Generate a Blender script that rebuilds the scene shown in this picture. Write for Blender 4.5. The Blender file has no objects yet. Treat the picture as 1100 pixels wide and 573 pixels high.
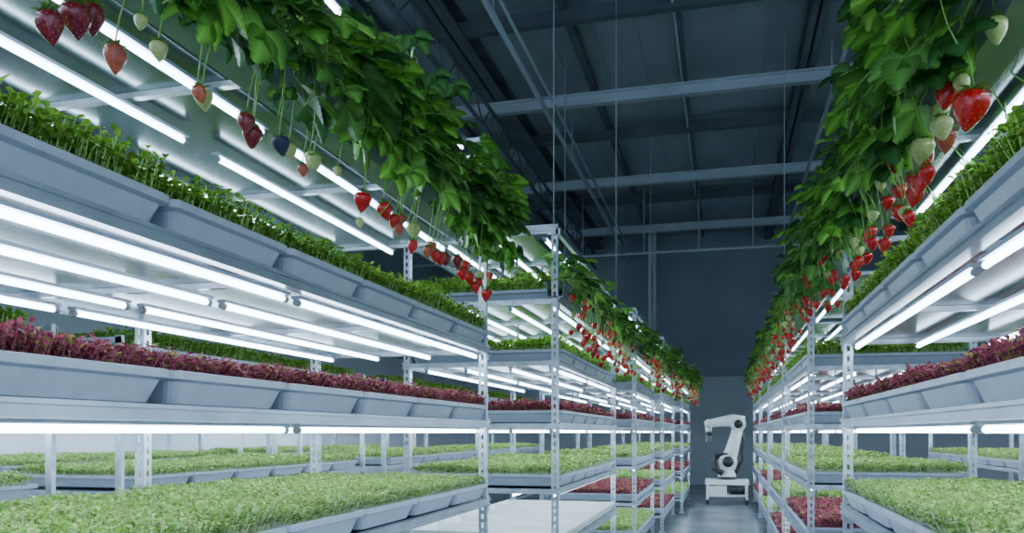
import bpy, math, random
import numpy as np
from mathutils import Vector, Matrix
random.seed(7); rng=np.random.default_rng(7)
H=1.45
scene=bpy.context.scene
def link(o,parent=None):
    scene.collection.objects.link(o)
    if parent: o.parent=parent
    return o
def empty(name,loc=(0,0,0)):
    e=bpy.data.objects.new(name,None); e.empty_display_size=.1; e.location=loc
    return link(e)
# ---------------------------------------------------------------- materials
def mat(name,col,rough=.5,metal=0,noise=0,nscale=8,emit=None,estr=0,bump=0,attr=False,transl=0,spec=.5,coat=0):
    m=bpy.data.materials.new(name); m.use_nodes=True
    nt=m.node_tree; n=nt.nodes; l=nt.links
    b=n['Principled BSDF']; out=n['Material Output']
    b.inputs['Base Color'].default_value=(*col,1); b.inputs['Roughness'].default_value=rough
    b.inputs['Metallic'].default_value=metal; b.inputs['Specular IOR Level'].default_value=spec
    b.inputs['Coat Weight'].default_value=coat; b.inputs['Coat Roughness'].default_value=.12
    src=None
    if attr:
        a=n.new('ShaderNodeAttribute'); a.attribute_name='Col'; src=a.outputs['Color']
        l.new(src,b.inputs['Base Color'])
    if noise or bump:
        tc=n.new('ShaderNodeTexCoord'); nz=n.new('ShaderNodeTexNoise')
        nz.inputs['Scale'].default_value=nscale; nz.inputs['Detail'].default_value=5
        l.new(tc.outputs['Object'],nz.inputs['Vector'])
        if noise:
            r=n.new('ShaderNodeValToRGB'); r.color_ramp.elements[0].position=.3; r.color_ramp.elements[1].position=.7
            r.color_ramp.elements[0].color=(*[c*(1-noise) for c in col],1)
            r.color_ramp.elements[1].color=(*[min(1,c*(1+noise)) for c in col],1)
            l.new(nz.outputs['Fac'],r.inputs['Fac']); l.new(r.outputs['Color'],b.inputs['Base Color'])
        if bump:
            bp=n.new('ShaderNodeBump'); bp.inputs['Strength'].default_value=bump; bp.inputs['Distance'].default_value=.01
            l.new(nz.outputs['Fac'],bp.inputs['Height']); l.new(bp.outputs['Normal'],b.inputs['Normal'])
    if emit:
        b.inputs['Emission Color'].default_value=(*emit,1); b.inputs['Emission Strength'].default_value=estr
    if transl:
        t=n.new('ShaderNodeBsdfTranslucent'); mx=n.new('ShaderNodeMixShader'); mx.inputs[0].default_value=transl
        t.inputs['Color'].default_value=(*col,1)
        if src: l.new(src,t.inputs['Color'])
        l.new(b.outputs[0],mx.inputs[1]); l.new(t.outputs[0],mx.inputs[2]); l.new(mx.outputs[0],out.inputs['Surface'])
    return m
M={}
M['galv']=mat('galvanised_steel',(.60,.66,.74),.36,.45,noise=.25,nscale=14)
M['rail']=mat('rail_steel',(.44,.51,.60),.28,.6,noise=.16,nscale=6)
M['deck']=mat('shelf_sheet',(.15,.21,.215),.18,.7,noise=.25,nscale=4)
M['tray']=mat('tray_plastic',(.52,.59,.69),.40,0,noise=.05,nscale=20)
M['trayw']=mat('tray_white',(.85,.88,.82),.5)
M['tube']=mat('led_tube',(1,1,1),.4,emit=(.66,.835,1.0),estr=17)
M['house']=mat('lamp_housing',(.50,.58,.68),.4)
M['cap']=mat('lamp_cap',(.35,.4,.45),.5)
M['green']=mat('microgreen_leaf',(.2,.5,.1),.5,attr=True,transl=.35,spec=.3)
M['leaf']=mat('strawberry_leaf',(.05,.2,.04),.36,attr=True,transl=.28,spec=.5)
M['stem']=mat('strawberry_stem',(.34,.60,.14),.5,transl=.15)
M['soil']=mat('substrate',(.10,.14,.06),.9,noise=.4,nscale=60,bump=.5)
M['soilp']=mat('substrate_purple',(.14,.04,.05),.9,noise=.4,nscale=60)
M['soill']=mat('substrate_lime',(.24,.42,.12),.9,noise=.3,nscale=60)
M['gutter']=mat('gutter_plastic',(.32,.39,.45),.45,noise=.08)
M['berry_red']=mat('berry_red',(.80,.010,.016),.18,noise=.3,nscale=12,bump=.15,coat=.6)
M['berry_dark']=mat('berry_dark',(.28,.010,.035),.2,noise=.4,nscale=12,bump=.15,coat=.6)
M['berry_pink']=mat('berry_pink',(.66,.13,.08),.25,noise=.3,nscale=5,bump=.15,coat=.4)
M['berry_pale']=mat('berry_pale',(.62,.68,.26),.3,noise=.2,nscale=12,bump=.15,coat=.3)
M['berry_blue']=mat('berry_blue',(.035,.045,.11),.3,noise=.4,nscale=40,bump=.3)
M['seed']=mat('achene',(.75,.48,.16),.4)
M['calyx']=mat('calyx',(.16,.40,.07),.5,transl=.15)
M['floor']=mat('concrete_floor',(.28,.31,.35),.25,noise=.25,nscale=1.2)
M['ceil']=mat('ceiling_panel',(.34,.395,.43),.65,noise=.15,nscale=.8)
M['beam']=mat('beam_paint',(.58,.65,.71),.5,noise=.1,nscale=2)
M['beamd']=mat('beam_dark',(.13,.155,.175),.6,noise=.2,nscale=2)
M['wall']=mat('wall_panel',(.33,.40,.46),.7,noise=.12,nscale=.7)
M['walll']=mat('wall_light',(.82,.87,.96),.6,noise=.05,nscale=.7)
M['wallb']=mat('wall_lower',(.60,.66,.72),.6,noise=.06,nscale=.7)
M['white']=mat('robot_white',(.86,.88,.90),.3)
M['black']=mat('robot_black',(.02,.022,.026),.35)
M['grey']=mat('robot_grey',(.35,.37,.4),.4,.3)
# ---------------------------------------------------------------- mesh builder
class MB:
    def __init__(s): s.v=[]; s.f=[]; s.m=[]
    def add(s,v,f,mi=0):
        o=len(s.v); s.v+= [tuple(p) for p in v]; s.f+=[tuple(i+o for i in q) for q in f]; s.m+=[mi]*len(f)
    def box(s,x0,x1,y0,y1,z0,z1,mi=0):
        v=[(x0,y0,z0),(x1,y0,z0),(x1,y1,z0),(x0,y1,z0),(x0,y0,z1),(x1,y0,z1),(x1,y1,z1),(x0,y1,z1)]
        s.add(v,[(0,3,2,1),(4,5,6,7),(0,1,5,4),(1,2,6,5),(2,3,7,6),(3,0,4,7)],mi)
    def tube(s,pts,r,seg=6,mi=0,caps=True):
        pts=[Vector(p) for p in pts]; n=len(pts)
        if not hasattr(r,'__len__'): r=[r]*n
        v=[]
        for i,p in enumerate(pts):
            t=(pts[min(i+1,n-1)]-pts[max(i-1,0)]).normalized()
            a=Vector((0,0,1)) if abs(t.z)<.9 else Vector((1,0,0))
            u=t.cross(a).normalized(); w=u.cross(t)
            for k in range(seg):
                an=2*math.pi*k/seg; v.append(p+(u*math.cos(an)+w*math.sin(an))*r[i])
        f=[]
        for i in range(n-1):
            for k in range(seg):
                k2=(k+1)%seg; f.append((i*seg+k,i*seg+k2,(i+1)*seg+k2,(i+1)*seg+k))
        if caps: f.append(tuple(range(seg))[::-1]); f.append(tuple((n-1)*seg+k for k in range(seg)))
        s.add(v,f,mi)
    def plate(s,o,ax,w,h,holes=True,pitch=.05,hw=.014,hh=.028):
        o=Vector(o); ax=Vector(ax); up=Vector((0,0,1))
        if not holes:
            s.add([o,o+ax*w,o+ax*w+up*h,o+up*h],[(0,1,2,3)]); return
        n=int(h/pitch)
        for i in range(n):
            a=o+up*(i*pitch); P=lambda x,z:a+ax*x+up*z
            x0=(w-hw)/2; x1=x0+hw; z0=(pitch-hh)/2; z1=z0+hh
            s.add([P(0,0),P(w,0),P(w,pitch),P(0,pitch),P(x0,z0),P(x1,z0),P(x1,z1),P(x0,z1)],
                  [(0,1,5,4),(1,2,6,5),(2,3,7,6),(3,0,4,7)])
    def mesh(s,name,mats,smooth=False):
        me=bpy.data.meshes.new(name); me.from_pydata(s.v,[],s.f)
        for k in mats: me.materials.append(M[k])
        if len(mats)>1: me.polygons.foreach_set('material_index',s.m)
        if smooth: me.polygons.foreach_set('use_smooth',[True]*len(s.f))
        me.update(); return me
    def obj(s,name,mats,parent=None,smooth=False):
        return link(bpy.data.objects.new(name,s.mesh(name,mats,smooth)),parent)
# ---------------------------------------------------------------- room
ZC=7.0; XL=-7.5; XR=7.0
mb=MB(); mb.box(XL,XR,-3,23,-.1,0); mb.obj('floor',['floor'])
mb=MB(); mb.box(XL,XR,-3,23,ZC,ZC+.15)
for i in range(24):
    x=XL+.3+i*.6; mb.box(x,x+.04,-3,23,ZC-.035,ZC)
for y in (1.5,4.5,7.5,10.5,13.4,15.2,18.5,21.8): mb.box(XL,XR,y,y+.03,ZC-.02,ZC)
mb.obj('ceiling',['ceil'])
mb=MB(); mb.box(XL,XR,23,23.15,0,ZC,0)
for i in range(12): mb.box(-7.1+i*1.15,-7.08+i*1.15,22.985,23,3.1,ZC,0)
mb.box(XL,XR,22.96,23,0,3.0,1); mb.box(XL,XR,22.93,23,3.0,3.08,0)
mb.obj('wall_back',['wall','wallb'])
mb=MB(); mb.box(XL-.15,XL,-3,23,0,ZC,0); mb.box(XL,XL+.03,-3,23,0,3.2,1)
mb.obj('wall_left',['wall','walll'])
mb=MB(); mb.box(XR,XR+.15,-3,23,0,ZC,0); mb.box(XR-.03,XR,-3,23,0,3.2,1)
mb.obj('wall_right',['wall','walll'])
def ibeam(mb,axis,c,a0,a1,z0,z1,w,mi=0):
    t=.025
    if axis=='x':
        mb.box(a0,a1,c-w/2,c+w/2,z0,z0+t,mi); mb.box(a0,a1,c-w/2,c+w/2,z1-t,z1,mi); mb.box(a0,a1,c-t/2,c+t/2,z0,z1,mi)
    else:
        mb.box(c-w/2,c+w/2,a0,a1,z0,z0+t,mi); mb.box(c-w/2,c+w/2,a0,a1,z1-t,z1,mi); mb.box(c-t/2,c+t/2,a0,a1,z0,z1,mi)
mb=MB()
for y in (3.9,8.1,12.3,16.5,20.5): ibeam(mb,'x',y,XL+.1,XR-.1,6.5,6.68,.13)
mb.obj('ceiling_cross_beam',['beam'])
mb=MB()
for x,w in ((-5.6,.3),(-3.5,.34),(1.15,.22),(4.6,.3)): ibeam(mb,'y',x,-2.9,22.9,6.70,6.98,w)
for x in (-4.5,-2.0,-.6,3.0): mb.box(x-.05,x+.05,-2.9,22.9,6.86,6.97)
for y in (10.2,14.4,18.6): mb.box(XL+.1,XR-.1,y-.06,y+.06,6.72,6.9)
mb.obj('ceiling_girder',['beamd'])
mb=MB()
for z in (6.07,6.45): mb.tube([(-3.5,-2.5,z),(-3.5,22.5,z)],.03,8)
for i in range(30):
    y=-2.4+i*.82; mb.tube([(-3.5,y,6.07),(-3.5,y+.41,6.45)],.013,6); mb.tube([(-3.5,y+.41,6.45),(-3.5,y+.82,6.07)],.013,6)
for y in (3.9,8.1,12.3,16.5,20.5): mb.tube([(-3.5,y,6.45),(-3.5,y,6.499)],.02,6)
mb.obj('lattice_truss',['beamd'],smooth=True)
mb=MB()
for x,y in ((-1.85,21.6),):
    mb.box(x-.1,x+.1,y-.1,y-.08,0,6.85); mb.box(x-.1,x+.1,y+.08,y+.1,0,6.85); mb.box(x-.012,x+.012,y-.1,y+.1,0,6.85)
mb.obj('steel_column',['beam'])
mb=MB()
mb.tube([(-2.6,-2,6.3),(-2.6,22.9,6.3)],.04,8); mb.tube([(-2.45,-2,6.34),(-2.45,22.9,6.34)],.022,8)
mb.tube([(-7.3,18.3,5.5),(6.8,18.3,5.5)],.03,8)
mb.tube([(1.45,-2,6.2),(1.45,22.9,6.2)],.03,8); mb.tube([(-.62,-2,6.78),(-.62,22.9,6.78)],.018,8)
for x,y,z in ((-2.6,9,6.3),(-2.6,14,6.3),(-2.6,5,6.3),(1.45,7,6.2),(1.45,12,6.2),(-1.75,18.3,5.5),(-.55,18.3,5.5),(.6,18.3,5.5),(-3.15,18.3,5.5)):
    mb.tube([(x,y,z),(x,y,ZC-.03)],.012,6)
for y in (7.2,7.28): mb.tube([(-3.2,y,6.4),(-2.9,y,6.25),(-2.75,y,6.0),(-2.55,y,6.25),(-2.0,y,6.7)],.014,6)
mb.obj('ceiling_pipe',['beam'],smooth=True)
mb=MB()
for x,y in ((-1.8,8.6),(-1.3,10.0),(-1.3,14.8),(.8,11.7),(-2.25,11.55)):
    mb.tube([(x,y,3.0),(x,y,6.99)],.007,6); mb.tube([(x,y,3.0),(x+.35,y,2.86)],.006,6); mb.tube([(x,y,3.0),(x-.35,y,2.86)],.006,6)
mb.obj('suspension_rod',['beam'],smooth=True)
# ---------------------------------------------------------------- microgreens
def leaves_np(base,th,ph,ln,wd,fold=.22,droop=.12):
    n=len(base)
    d=np.stack([np.cos(th)*np.cos(ph),np.sin(th)*np.cos(ph),np.sin(ph)],1)
    s=np.stack([-np.sin(th),np.cos(th),np.zeros(n)],1); nn=np.cross(s,d)*-1
    nn=np.where(nn[:,2:3]<0,-nn,nn)
    prof=[(0,0,0),(.35,.5,fold),(.8,.42,fold*.6),(1,0,-droop),(.8,-.42,fold*.6),(.35,-.5,fold)]
    V=np.stack([base+d*(a*ln)[:,None]+s*(b*wd)[:,None]+nn*(c*wd)[:,None] for a,b,c in prof],1)
    return V
def microgreens(name,n,hgt,hv,ll,kind,seed,nl=4,sx=1.04,sy=.53):
    r=np.random.default_rng(seed)
    x=r.uniform(-sx/2,sx/2,n); y=r.uniform(-sy/2,sy/2,n)
    patch=.5+.5*np.sin(x*9+seed)*np.cos(y*13+seed*2)
    h=hgt*(1-hv/2+hv*r.random(n))*(0.82+.25*patch)
    tx=r.normal(0,.14,n)*h; ty=r.normal(0,.14,n)*h
    tx+=np.where(np.abs(x)>sx/2-.03,np.sign(x)*.02,0)
    base=np.stack([x,y,np.zeros(n)],1); top=np.stack([x+tx,y+ty,h],1)
    V=[];C=[];F=[]; off=0
    a=r.uniform(0,math.pi,n); w=.0014 if kind!='lime' else .0017
    sd=np.stack([np.cos(a),np.sin(a),0*a],1)*w
    sv=np.stack([base-sd,base+sd,top+sd,top-sd],1).reshape(-1,3)
    V.append(sv); F.append((np.arange(n)[:,None]*4+np.arange(4))); off=4*n
    if kind=='purple': sc=np.array([.60,.18,.24])
    elif kind=='lime': sc=np.array([.85,.95,.65])
    else: sc=np.array([.62,.88,.30])
    c=np.tile(sc,(n,1))*r.uniform(.7,1.1,(n,1)); C.append(np.repeat(c,4,0))
    tone=r.uniform(.55,1.1,(n,1))
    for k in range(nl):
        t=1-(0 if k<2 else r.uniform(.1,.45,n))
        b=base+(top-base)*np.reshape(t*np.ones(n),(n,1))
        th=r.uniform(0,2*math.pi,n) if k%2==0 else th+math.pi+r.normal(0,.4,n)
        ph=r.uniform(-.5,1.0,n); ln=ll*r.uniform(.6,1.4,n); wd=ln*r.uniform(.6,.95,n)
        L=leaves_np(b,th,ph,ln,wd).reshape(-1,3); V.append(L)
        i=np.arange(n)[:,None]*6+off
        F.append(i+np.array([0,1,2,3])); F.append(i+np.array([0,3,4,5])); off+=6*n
        u=r.random((n,1))
        if kind=='purple':
            A=np.array([.20,.035,.075]);B=np.array([.66,.17,.22]); g=np.array([.50,.48,.13])
            col=A+(B-A)*u; m=r.random((n,1))<.15; col=np.where(m,g,col)
        elif kind=='lime':
            A=np.array([.28,.62,.08]);B=np.array([.86,.98,.42]); col=(A+(B-A)*u)*tone
        else:
            A=np.array([.18,.50,.03]);B=np.array([.62,.95,.13]); col=(A+(B-A)*u)*tone
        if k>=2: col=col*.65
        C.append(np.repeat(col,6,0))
    V=np.concatenate(V);C=np.concatenate(C);F=np.concatenate(F)
    mb=bpy.data.meshes.new(name); mb.from_pydata(V.tolist(),[],F.tolist())
    at=mb.color_attributes.new('Col','FLOAT_COLOR','POINT')
    at.data.foreach_set('color',np.concatenate([C,np.ones((len(C),1))],1).astype(np.float32).ravel())
    mb.materials.append(M['green']); mb.update(); return mb
G={
 ('green',1):[microgreens('green_sprouts',4200,.090,.6,.0165,'green',s,5) for s in (1,2,3)],
 ('purple',1):[microgreens('purple_sprouts',4200,.054,.7,.0155,'purple',s) for s in (4,5,6)],
 ('lime',1):[microgreens('lime_sprouts',5200,.054,.8,.0140,'lime',s) for s in (7,8,9)],
 ('green',0):[microgreens('green_sprouts_b',1500,.09,.6,.024,'green',s,3) for s in (11,12)],
 ('purple',0):[microgreens('purple_sprouts_b',1500,.06,.7,.023,'purple',s,3) for s in (14,15)],
 ('lime',0):[microgreens('lime_sprouts_b',1700,.058,.7,.021,'lime',s,3) for s in (17,18)],
}
# ---------------------------------------------------------------- tray mesh
def ring(w,l,r,z,seg=4):
    r=max(r,.003); pts=[]
    for cx,cy,a0 in ((w/2-r,l/2-r,0),(-w/2+r,l/2-r,90),(-w/2+r,-l/2+r,180),(w/2-r,-l/2+r,270)):
        for k in range(seg+1):
            a=math.radians(a0+90*k/seg); pts.append((cx+r*math.cos(a),cy+r*math.sin(a),z))
    return pts
def tray_mesh(name,m):
    W,L=1.12,.538; prof=[(.045,.025,0),(.036,.03,.004),(.016,.03,.058),(.004,.03,.062),(0,.03,.064),(0,.03,.082),(.004,.028,.085),(.014,.026,.085),(.020,.024,.080),(.034,.022,.03)]
    mb=MB(); v=[];n=20
    for ins,r,z in prof: v+=ring(W-2*ins,L-2*ins,r,z)
    f=[tuple(range(n))[::-1]]
    for i in range(len(prof)-1):
        for k in range(n):
            k2=(k+1)%n; f.append((i*n+k,i*n+k2,(i+1)*n+k2,(i+1)*n+k))
    f.append(tuple((len(prof)-1)*n+k for k in range(n)))
    mb.add(v,f); return mb.mesh(name,[m])
TR=tray_mesh('tray','tray'); TRW=tray_mesh('tray_white','trayw')
def soil_mesh(k):
    mb=MB(); mb.box(-.532,.532,-.24,.24,.052,.070); return mb.mesh('substrate',[k])
SO={'green':soil_mesh('soil'),'purple':soil_mesh('soilp'),'lime':soil_mesh('soill')}
def bed(xc,ys,z,kind,q):
    nm={'green':'green_microgreen_bed','purple':'purple_microgreen_bed','lime':'pale_microgreen_bed','empty':'empty_growing_tray_row'}[kind]
    e=empty(nm,(xc,ys[0],z))
    for y in ys:
        o=link(bpy.data.objects.new('tray',TRW if kind=='empty' else TR),e); o.location=(0,y-ys[0],0)
        if kind=='empty': continue
        o=link(bpy.data.objects.new('substrate',SO[kind]),e); o.location=(0,y-ys[0],0)
        o=link(bpy.data.objects.new('sprouts',random.choice(G[(kind,q)])),e); o.location=(0,y-ys[0],.068)
        o.rotation_euler=(0,0,random.choice((0,math.pi))); o.scale=(1,1,random.uniform(.88,1.15))
# ---------------------------------------------------------------- rack
LV={'A':.4875,'B':.068,'C':-.372,'D':-.78,'E':-1.2}
def tubeseg(T,Hs,x,y0,y1,z):
    T.tube([(x,y0+.02,z),(x,y1-.02,z)],.0095,8,0)
    T.tube([(x,y0,z),(x,y0+.02,z)],.012,8,1); T.tube([(x,y1-.02,z),(x,y1,z)],.012,8,1)
    Hs.box(x-.016,x+.016,y0,y1,z+.0115,z+.022)
def rack(x0,side,y0,y1,beds,q,top=1.55,w=1.1,mid=(),levels=None,segs=None,toplight=None,holes=True,lit='ABCD'):
    """x0 aisle face, side -1 left / +1 right"""
    e=empty('growing_rack',(x0,y0,0))
    xa=min(x0,x0+side*w); xb=max(x0,x0+side*w); T=MB(); Hs=MB(); F=MB(); D=MB(); R=MB()
    hp=top+H
    def post(x,y,ax):
        F.plate((x-.0225,y,0),(1,0,0),.045,hp,holes)
        F.plate((x-.0225 if ax<0 else x+.0225,y,0),(0,1,0),.045,hp,holes)
        F.plate((x+.0225 if ax<0 else x-.0225,y,0),(0,1,0),.03,hp,False)
        F.box(x-.05,x+.05,y-.02,y+.07,0,.008)
    xf=x0+side*.0225; xr=x0+side*(w-.0225)
    for y in (y0,y1-.045): post(xf,y,side)
    for y in (y0,y1-.045)+tuple(mid): post(xr,y,-side)
    segs=segs or [(y0+.05,(y0+y1)/2-.02),((y0+y1)/2+.02,y1-.05)]
    lv=levels or ['A','B','C','D','E']
    for k in lv:
        z=(LV[k] if isinstance(k,str) else k)+H
        for xx,sg in ((x0,side),(x0+side*w,-side)):
            a=xx-sg*.004; b=xx+sg*.03
            p,qq=min(a,b),max(a,b)
            R.box(p,qq,y0+.001,y1-.001,z-.038,z-.003)
            a2=xx-sg*.014; R.box(min(a2,xx),max(a2,xx),y0+.001,y1-.001,z-.012,z-.001)
            R.box(min(a2,xx),max(a2,xx),y0+.001,y1-.001,z-.040,z-.030)
        D.box(xa+.03,xb-.03,y0+.03,y1-.03,z-.016,z-.011)
        n=max(2,int(round((y1-y0)/1.02)))
        for i in range(n+1):
            yy=y0+.02+(y1-y0-.04)*i/n
            F.box(xa+.03,xb-.03,yy-.014,yy+.014,z-.036,z-.017)
        for yy in (y0,y1): F.box(xa,xb,yy-.004,yy+.004,z-.040,z-.006)
        for yy in (y0,y1-.045):
            F.box(min(xf-side*.027,xf-side*.024),max(xf-side*.027,xf-side*.024),yy-.002,yy+.047,z-.075,z+.01)
        if not isinstance(k,str) or k in lit:
            for off in (.06,.34,.66,.95):
                for s0,s1 in segs: tubeseg(T,Hs,x0+side*off,s0,s1,z-.060)
    if toplight:
        zt,offs,raised=toplight; z=zt+H
        D.box(x0+side*.2 if side>0 else xa,xb if side>0 else x0-.2,y0,y1,z+.05,z+.054)
        n=max(2,int(round((y1-y0)/1.02)))
        for i in range(n+1):
            yy=y0+.02+(y1-y0-.04)*i/n; F.box(xa,xb,yy-.014,yy+.014,z+.031,z+.049)
        for xx in (xa,xb): R.box(xx-.015,xx+.015,y0,y1,z+.02,z+.06)
        for off in offs:
            for s0,s1 in ((y0+.05,min(2.62,(y0+y1)/2+.3) if y0<2 else (y0+y1)/2-.02),(2.68 if y0<2 else (y0+y1)/2+.02,y1-.02)):
                tubeseg(T,Hs,x0+side*off,s0,s1,z)
        if raised:
            zr=raised[1]+H; xx=x0+side*raised[0]
            R.box(xx-.02,xx+.02,y0,y1,zr+.03,zr+.06)
            for s0,s1 in segs: tubeseg(T,Hs,xx,s0,s1,zr)
            for yy in (y0+.02,y1-.03): F.box(min(xx,xf),max(xx,xf),yy-.012,yy+.012,zr+.03,zr+.055)
    for yy in (y0,y1-.004): F.box(xa,xb,yy,yy+.004,hp-.05,hp-.01)
    for mbb,nm,ms in ((F,'frame',['galv']),(R,'rails',['rail']),(D,'shelf_sheets',['deck']),(T,'led_tubes',['tube','cap']),(Hs,'lamp_battens',['house'])):
        if not mbb.v: continue
        o=mbb.obj(nm,ms,e); o.location=(-x0,-y0,0)
    xc=(xa+xb)/2
    for k,kind in beds.items():
        kz=LV[k] if isinstance(k,str) else k
        n=int((y1-y0-.02)/.54)
        yy0=y1-.29-.54*(n-1) if q else (y0+y1)/2-.54*(n-1)/2
        bed(xc,[yy0+.54*i for i in range(n)],kz+H,kind,q)
S1=[(.25,2.31),(2.37,4.36)]
rack(-1.3,-1,.02,4.40,{'A':'green','B':'purple','C':'lime'},1,top=1.60,mid=(2.87,),segs=S1,toplight=(1.05,(.26,.58,.95),(.14,1.62)),lit='AB')
rack(.585,1,.02,4.42,{'A':'green','B':'purple','C':'lime'},1,top=1.60,mid=(2.9,),segs=S1,toplight=(1.05,(.32,.62,.95),(.3,1.45)),lit='AB')
LR=[(-1.07,5.25,8.2),(-.95,9.0,11.4),(-.85,11.8,14.4),(-.72,14.8,17.8)]
kd=[{'A':'green','B':'purple','C':'lime','D':'empty',.90:'green'},{'A':'green','B':'purple','C':'lime','D':'purple','E':'lime'},
    {'A':'green','B':'purple','C':'lime','D':'lime','E':'purple'},{'A':'green','B':'purple','C':'lime','D':'purple','E':'lime'}]
for i,(x,a,b) in enumerate(LR):
    rack(x,-1,a,b,kd[i],0,top=1.40,levels=['A','B','C','D','E',.90],toplight=(1.30,(.1,.45,.8),None))
RR=[(6.18,8.5),(8.9,11.4),(11.8,14.4),(14.8,17.6)]
for i,(a,b) in enumerate(RR):
    rack(.585,1,a,b,{'A':'green','B':'purple','C':'lime','D':('purple','lime')[i%2],'E':('lime','purple')[i%2]},0,top=1.40,toplight=(1.10,(.3,.6,.9),None))
for (a,b) in ((.3,3.8),(4.3,7.9),(8.4,12.0),(12.5,16.5)):
    rack(-3.7,-1,a,b,{'A':'green','C':'lime'},0,top=.62,holes=False,lit='AB')
for (a,b) in ((.8,4.6),(5.2,9.0),(9.6,13.6)):
    rack(-5.9,-1,a,b,{'A':'green','C':'lime'},0,top=.62,holes=False,levels=['A','B','C'],lit='AB')
for (a,b) in ((.8,4.4),(5.0,8.6),(9.2,13.0)):
    rack(2.9,1,a,b,{'A':'green','C':'lime'},0,top=.62,holes=False,lit='AB')
    rack(5.0,1,a+.4,b+.4,{'A':'green','C':'lime'},0,top=.62,holes=False,levels=['A','B','C'],lit='AB')
# ---------------------------------------------------------------- strawberry plants
class CM(MB):
    def __init__(s): super().__init__(); s.c=[]
    def addc(s,v,f,c,mi=0): s.add(v,f,mi); s.c+=c
def leaflet(cm,p,d,n,L,base):
    d=d.normalized(); s=d.cross(n).normalized(); n=s.cross(d).normalized()
    N=8; v=[];c=[]
    curl=random.uniform(.05,.30); fold=random.uniform(.12,.42)
    def P(t,w): return p+d*(L*t)+s*w+n*(fold*abs(w)-curl*L*t*t+ .045*L*math.sin(t*25)*(abs(w)>0))
    prof=lambda t:.42*L*max(0,math.sin(math.pi*min(1,t)**.72))**.7
    for i in range(N+1):
        t=i/N; v.append(P(t,0)); c.append((*[min(1,k*2.3+.03) for k in base],1))
    for sg in (1,-1):
        for i in range(N+1):
            t=i/N; v.append(P(t,sg*prof(t))); c.append((*[k*.8 for k in base],1))
        for i in range(N):
            t=(i+.72)/N; v.append(P(t+.04,sg*(prof(t)+.045*L))); c.append((*[k*1.2 for k in base],1))
    f=[]
    for sgi in (0,1):
        e=N+1+sgi*(2*N+1); th=e+N+1
        for i in range(N):
            q=(i,i+1,e+i+1,th+i,e+i); f.append(q if sgi else q[::-1])
    cm.addc(v,f,c)
def plant_mesh(seed,nl=15,Lr=(.055,.12),low=-.14):
    random.seed(seed); cm=CM()
    for k in range(nl):
        mode=random.random()
        if mode<.45:
            a=random.uniform(-math.pi,math.pi); ro=random.uniform(.04,.20); z=random.uniform(.12,.42)
            end=Vector((math.cos(a)*ro+.03,math.sin(a)*ro,z))
        else:
            a=random.uniform(-1.0,1.0); ro=random.uniform(.14,.30); z=random.uniform(low,.22)
            end=Vector((math.cos(a)*ro,math.sin(a)*ro*.9,z))
        c=Vector((end.x*.35,end.y*.35,max(end.z,.05)+random.uniform(.04,.1)))
        st=Vector((random.uniform(-.03,.04),random.uniform(-.03,.03),0))
        pts=[st*(1-t)**2+c*(2*t*(1-t))+end*t*t for t in [j/6 for j in range(7)]]
        o=len(cm.v); cm.tube(pts,.0024,4,0,False); g=(.34,.58,.14,1); cm.c+=[g]*(len(cm.v)-o)
        out=(end-c).normalized(); d=(out+Vector((random.uniform(-.5,.5)+.15,random.uniform(-.6,.6),random.uniform(-.4,.5)))).normalized()
        up=Vector((random.uniform(-.3,.9),random.uniform(-.7,.7),1)).normalized()
        s=d.cross(up).normalized(); n=s.cross(d).normalized()
        L=random.uniform(*Lr); u=random.random()**1.6
        base=[a0+(b0-a0)*u for a0,b0 in zip((.018,.085,.018),(.22,.52,.06))]
        leaflet(cm,end+d*.006,d,n,L,base)
        for sg in (1,-1):
            d2=(d*.5+s*sg*.86).normalized(); leaflet(cm,end,d2,n,L*.88,base)
    me=cm.mesh('strawberry_plant_mesh',['leaf'])
    at=me.color_attributes.new('Col','FLOAT_COLOR','POINT')
    at.data.foreach_set('color',np.array(cm.c,dtype=np.float32).ravel())
    return me
PL=[plant_mesh(s) for s in (21,22,23,24,25,26,27,28)]
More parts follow.
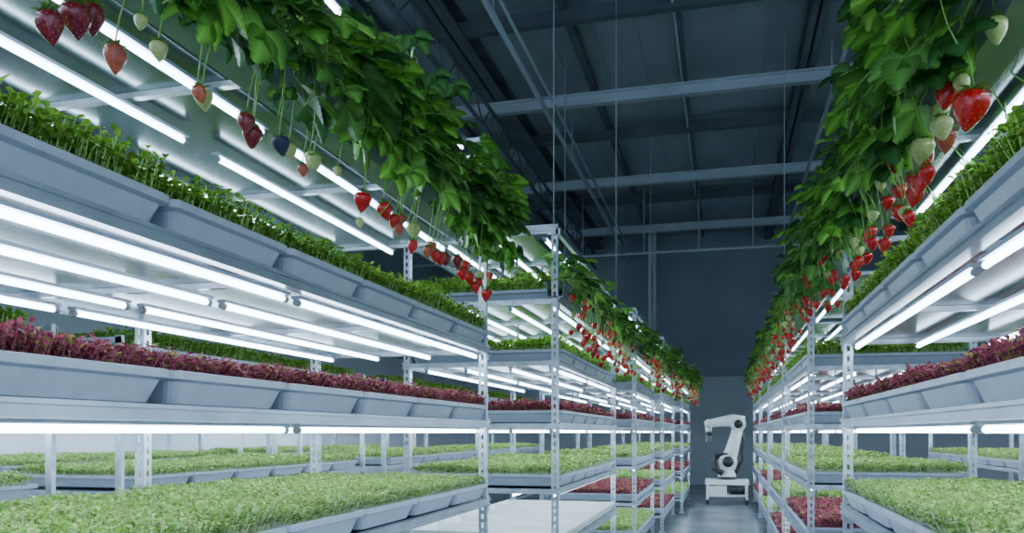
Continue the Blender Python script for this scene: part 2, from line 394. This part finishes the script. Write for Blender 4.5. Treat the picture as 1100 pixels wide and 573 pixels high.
def berry_mesh(m,seed):
    mb=MB(); seg=16; rings=13; v=[];f=[]
    rr=random.Random(seed); fl=rr.uniform(.8,1.0)
    R=lambda t:.42*max(0,math.sin(math.pi*min(1,t)**.55))**.8
    v.append((0,0,-.02))
    for i in range(1,rings):
        t=i/rings
        for k in range(seg):
            a=2*math.pi*k/seg; v.append((R(t)*math.cos(a),R(t)*fl*math.sin(a),-t))
    v.append((0,0,-1))
    for k in range(seg): f.append((0,1+(k+1)%seg,1+k)[::-1])
    for i in range(rings-2):
        for k in range(seg):
            k2=(k+1)%seg; a=1+i*seg; f.append((a+k,a+seg+k,a+seg+k2,a+k2))
    a=1+(rings-2)*seg
    for k in range(seg): f.append((a+k,len(v)-1,a+(k+1)%seg))
    mb.add(v,f,0)
    for i in range(78):
        t=.07+.88*(i+.5)/78; an=i*2.39996; r=R(t)*1.0
        p=Vector((r*math.cos(an),r*fl*math.sin(an),-t)); q=.014
        nrm=Vector((math.cos(an),math.sin(an),0)); tg=Vector((-nrm.y,nrm.x,0)); up=Vector((0,0,1))
        mb.add([p+nrm*q*.8,p+tg*q*.8,p+up*q*1.4,p-tg*q*.8,p-up*q*1.4],[(0,1,2),(0,2,3),(0,3,4),(0,4,1)],1)
    for k in range(9):
        an=2*math.pi*k/9+rr.uniform(-.1,.1); d=Vector((math.cos(an),math.sin(an),0)); tg=Vector((-d.y,d.x,0)); l=rr.uniform(.36,.52); dz=rr.uniform(-.14,.16)
        mb.add([Vector((0,0,.02)),d*l*.45+tg*.09+Vector((0,0,.05)),d*l+Vector((0,0,dz)),d*l*.45-tg*.09+Vector((0,0,.05)),d*l*.5+Vector((0,0,.02))],[(0,1,4),(1,2,4),(2,3,4),(3,0,4)],2)
    mb.tube([(0,0,0),(0,0,.12)],.03,6,2)
    me=mb.mesh('berry',[m,'seed','calyx'])
    sm=[i==0 for i in mb.m]; me.polygons.foreach_set('use_smooth',sm); return me
BM={k:[berry_mesh('berry_'+k,s) for s in (1,2)] for k in ('red','dark','pink','pale','blue')}
def strawberry_row(xg,side,y0,y1,zg,berries,auto,step=.115,scale=1.0,zs=1.0,back=0,gap=(.09,.22)):
    """xg gutter centre; aisle direction = -side"""
    e=empty('strawberry_planter_row',(xg,y0,zg+H))
    mb=MB(); w=.065; h=.10
    P=[(-w*.8,-h),(w*.8,-h),(w,0),(w+.012,0),(w+.012,.008),(w-.006,.008),(w*.75,-h+.01),(-w*.75,-h+.01),(-w+.006,.008),(-w-.012,.008),(-w-.012,0),(-w,0)]
    n=len(P); L=y1-y0
    v=[(a,0,b) for a,b in P]+[(a,L,b) for a,b in P]
    mb.add(v,[(k,(k+1)%n,n+(k+1)%n,n+k) for k in range(n)]+[(0,1,2,5,6,7,8,11)[::-1]])
    mb.obj('planter_gutter',['gutter'],e)
    mb=MB(); mb.box(-w+.01,w-.01,.005,L-.005,-.05,-.006); mb.obj('substrate',['soil'],e)
    y=.06
    while y<L-.03:
        o=link(bpy.data.objects.new('strawberry_plant',random.choice(PL)),e)
        bk=math.pi if random.random()<back else 0
        o.location=(random.uniform(-.03,.03),y,-.01); o.rotation_euler=(random.uniform(-.1,.1),random.uniform(-.1,.1),bk+(math.pi if side>0 else 0)+random.uniform(-.5,.5))
        k=random.uniform(.85,1.12)*scale; o.scale=(k,k,k*zs); y+=step*random.uniform(.8,1.2)
    st=MB(); lst=[(a-y0,b-zg,c*1.2,d,1) for a,b,c,d in berries]
    yy=auto[0] if auto else 1e9
    while auto and yy<auto[1]:
        for _ in range(random.randint(2,5)):
            lst.append((yy-y0+random.uniform(-.08,.08),random.uniform(-.44,-.08),random.uniform(.04,.058),random.choices(('red','pink','pale','dark'),(.74,.06,.18,.02))[0],0))
        yy+=random.uniform(*gap)
    ax=-side
    for (by,bz,s,c,fix) in lst:
        bx=ax*(random.uniform(.07,.11) if fix else random.uniform(.08,.22))
        o=link(bpy.data.objects.new('strawberry',random.choice(BM[c])),e)
        o.location=(bx,by,bz+s*.5); o.rotation_euler=(random.uniform(-.25,.25),random.uniform(-.25,.25),random.uniform(0,6))
        o.scale=(s*1.02,s*1.02,s)
        oy=by+random.uniform(-.12,.12); A=Vector((ax*.03,oy,0)); B=Vector((ax*(abs(bx)+.09),(oy+by)/2,.03+random.uniform(-.05,.05))); Cc=Vector((bx+ax*.02,by,bz+s+.12)); E=Vector((bx,by,bz+s*.5+s*.08))
        pts=[]
        for j in range(9):
            t=j/8; pts.append(A*(1-t)**3+B*3*t*(1-t)**2+Cc*3*t*t*(1-t)+E*t**3)
        st.tube(pts,.0020,5)
    for k in range(int(L*11)):
        oy=random.uniform(.1,L-.1); z1=-random.uniform(.08,.34); x1=ax*random.uniform(.08,.22)
        A=Vector((0,oy,0)); B=Vector((ax*.28,oy,.16)); Cc=Vector((x1+ax*.05,oy+.1,z1+.15)); E=Vector((x1,oy+random.uniform(-.12,.12),z1))
        st.tube([A*(1-t)**3+B*3*t*(1-t)**2+Cc*3*t*t*(1-t)+E*t**3 for t in [j/9 for j in range(10)]],.0018,5)
    if st.v: st.obj('fruit_stems',['stem'],e,True)
random.seed(5)
BL=[(1.257,.772,.056,'dark'),(1.32,.818,.06,'dark'),(1.38,.848,.056,'dark'),(1.442,.793,.054,'pink'),(1.68,.814,.036,'pink'),(1.722,.822,.048,'pale'),
(1.89,.82,.046,'dark'),(1.925,.80,.05,'dark'),(1.967,.815,.055,'dark'),(2.042,.815,.05,'blue'),(2.13,.83,.04,'pale'),(2.22,.80,.032,'pink'),(2.307,.86,.05,'pale'),(2.26,.84,.042,'pale'),
(2.595,.808,.062,'red'),(2.60,.735,.03,'pale'),(2.818,.835,.058,'red'),(2.87,.81,.045,'red'),(2.95,.80,.045,'pink'),(2.99,.843,.045,'pink'),(3.128,.832,.06,'pale'),(3.258,.775,.045,'pink'),(3.10,.76,.05,'red'),
(3.36,.82,.05,'pink'),(3.40,.79,.05,'red'),(3.445,.79,.055,'red'),(3.53,.80,.05,'dark'),(3.613,.803,.06,'dark'),(3.70,.76,.05,'red'),(3.826,.823,.055,'red'),(3.90,.78,.06,'red'),(3.94,.74,.05,'red'),(4.0,.77,.05,'red'),(4.18,.742,.06,'red'),(4.22,.85,.04,'red'),(4.1,.83,.05,'pale'),
(1.5,.90,.03,'pale'),(2.45,.87,.03,'pale'),(1.55,.86,.04,'pale')]
strawberry_row(-1.33,-1,.3,4.38,1.12,BL,None,step=.085)
BR=[(2.31,.829,.09,'red'),(2.483,.935,.066,'red'),(2.866,.96,.07,'pale'),(2.768,.883,.07,'pale'),(2.931,.907,.065,'red'),(3.225,.98,.06,'red'),(2.841,.794,.065,'red'),(3.07,.862,.07,'red'),(3.0,.80,.06,'red'),(2.62,.86,.06,'pink'),
(3.40,.893,.05,'red'),(3.30,.82,.055,'red'),(3.53,1.0,.05,'pale'),(3.884,.862,.06,'red'),(3.594,.768,.055,'red'),(3.7,.80,.05,'red'),(3.75,.86,.05,'red'),(4.2,.916,.05,'pale'),(4.1,.85,.05,'pale'),(4.3,.82,.05,'red'),(2.2,.98,.06,'pale'),(1.9,.98,.06,'pale'),(4.0,.78,.05,'red'),(4.25,.77,.05,'red'),
(2.70,.97,.055,'pale'),(2.55,.87,.06,'pale'),(2.98,.72,.05,'red'),(3.15,.78,.055,'pale'),(3.22,.88,.05,'red'),(3.48,.80,.045,'red'),(2.40,.93,.05,'pale'),(3.80,.76,.05,'red'),(3.95,.86,.045,'pale'),(2.75,.80,.05,'red'),(3.62,.90,.045,'pale')]
strawberry_row(.71,1,.5,6.1,1.12,BR,(4.3,6.0),step=.105,back=.15,scale=1.0)
for i,(x,a,b) in enumerate(LR):
    strawberry_row(x-.02,-1,a-.3 if i else a,b+.3,1.0,[],(a,b+.2),step=.17,zs=.65,scale=.88)
for (a,b) in RR:
    strawberry_row(.68,1,a,b+.35,1.12,[],(a,b+.3),step=.17,zs=.75,scale=.85)
# ---------------------------------------------------------------- robot on cart
e=empty('robot_arm_cart',(.05,16.9,0))
mb=MB()
mb.box(-.42,.42,-.3,.3,.40,.50); mb.box(-.38,.38,-.27,.27,.16,.20); mb.box(-.36,.0,-.26,.26,.20,.38)
for sx in (-1,1):
    for sy in (-1,1):
        mb.box(sx*.38-.025,sx*.38+.025,sy*.26-.025,sy*.26+.025,.10,.41)
o=mb.obj('cart_body',['white'],e); bv=o.modifiers.new('b','BEVEL'); bv.width=.008; bv.segments=2
mb=MB()
for sx in (-1,1):
    for sy in (-1,1):
        mb.tube([(sx*.38-.02,sy*.26,.05),(sx*.38+.02,sy*.26,.05)],.05,16); mb.box(sx*.38-.03,sx*.38+.03,sy*.26-.02,sy*.26+.02,.06,.11)
mb.box(.06,.34,-.305,-.27,.22,.38); mb.tube([(0,0,.50),(0,0,.56)],.18,24)
mb.tube([(.02,-.14,.86),(.02,-.185,.86)],.11,20); mb.tube([(.22,-.13,1.62),(.22,-.165,1.62)],.085,20)
mb.tube([(-.20,-.05,.92),(-.14,-.10,1.0),(.02,-.12,1.02)],.03,8); mb.tube([(-.36,0,1.46),(-.36,0,1.38)],.06,16)
mb.tube([(-.08,-.17,.62),(-.24,-.17,.72),(-.26,-.17,.88),(-.18,-.15,1.0)],.06,12); mb.tube([(.14,.02,.55),(.29,.0,.9),(.32,0,1.3),(.26,.02,1.55)],.028,8)
mb.obj('joint_covers',['black'],e,True)
mb=MB()
def sph(c,r): 
    n=9; pts=[Vector(c)+Vector((0,0,-r+2*r*i/n)) for i in range(n+1)]
    mb.tube(pts,[max(.002,math.sqrt(max(0,r*r-(-r+2*r*i/n)**2))) for i in range(n+1)],20)
mb.tube([(0,0,.56),(0,0,.62),(0,0,.68),(.01,0,.74)],[.18,.17,.14,.15],24)
mb.tube([(.02,-.14,.86),(.02,-.12,.86),(.02,.12,.86),(.02,.14,.86)],[.15,.18,.18,.15],24)
mb.tube([(.01,0,.70),(.02,0,.86)],[.15,.14],20)
mb.tube([(.02,-.02,.86),(.10,-.02,1.1),(.18,-.02,1.4),(.22,-.02,1.62)],[.15,.13,.11,.12],20)
mb.tube([(.22,-.13,1.62),(.22,-.11,1.62),(.22,.11,1.62),(.22,.13,1.62)],[.11,.15,.15,.11],24)
mb.tube([(.34,-.0,1.66),(.10,0,1.69),(-.12,0,1.67),(-.30,0,1.64)],[.12,.135,.10,.085],20)
mb.tube([(-.36,-.08,1.63),(-.36,.08,1.63)],[.09,.09],20); mb.tube([(-.30,0,1.64),(-.37,0,1.62)],[.08,.08],20); mb.tube([(-.36,0,1.6),(-.36,0,1.46)],[.07,.065],20)
sph((.02,0,.78),.16)
mb.obj('arm_links',['white'],e,True)
mb=MB(); mb.box(-.41,-.39,-.03,.03,1.28,1.38); mb.box(-.33,-.31,-.03,.03,1.28,1.38); mb.box(-.42,-.30,-.035,.035,1.36,1.385); mb.obj('gripper',['grey'],e)
# ---------------------------------------------------------------- world, camera
w=bpy.data.worlds.new('World'); scene.world=w; w.use_nodes=True
w.node_tree.nodes['Background'].inputs[0].default_value=(.46,.63,.86,1); w.node_tree.nodes['Background'].inputs[1].default_value=1.9
cam=bpy.data.cameras.new('camera'); co=link(bpy.data.objects.new('camera',cam))
co.location=(0,0,H); co.rotation_euler=(math.pi/2,0,math.radians(14.79))
cam.sensor_width=36; cam.lens=28.28; cam.shift_y=(465-286.5)/1100; cam.clip_start=.02
scene.camera=co
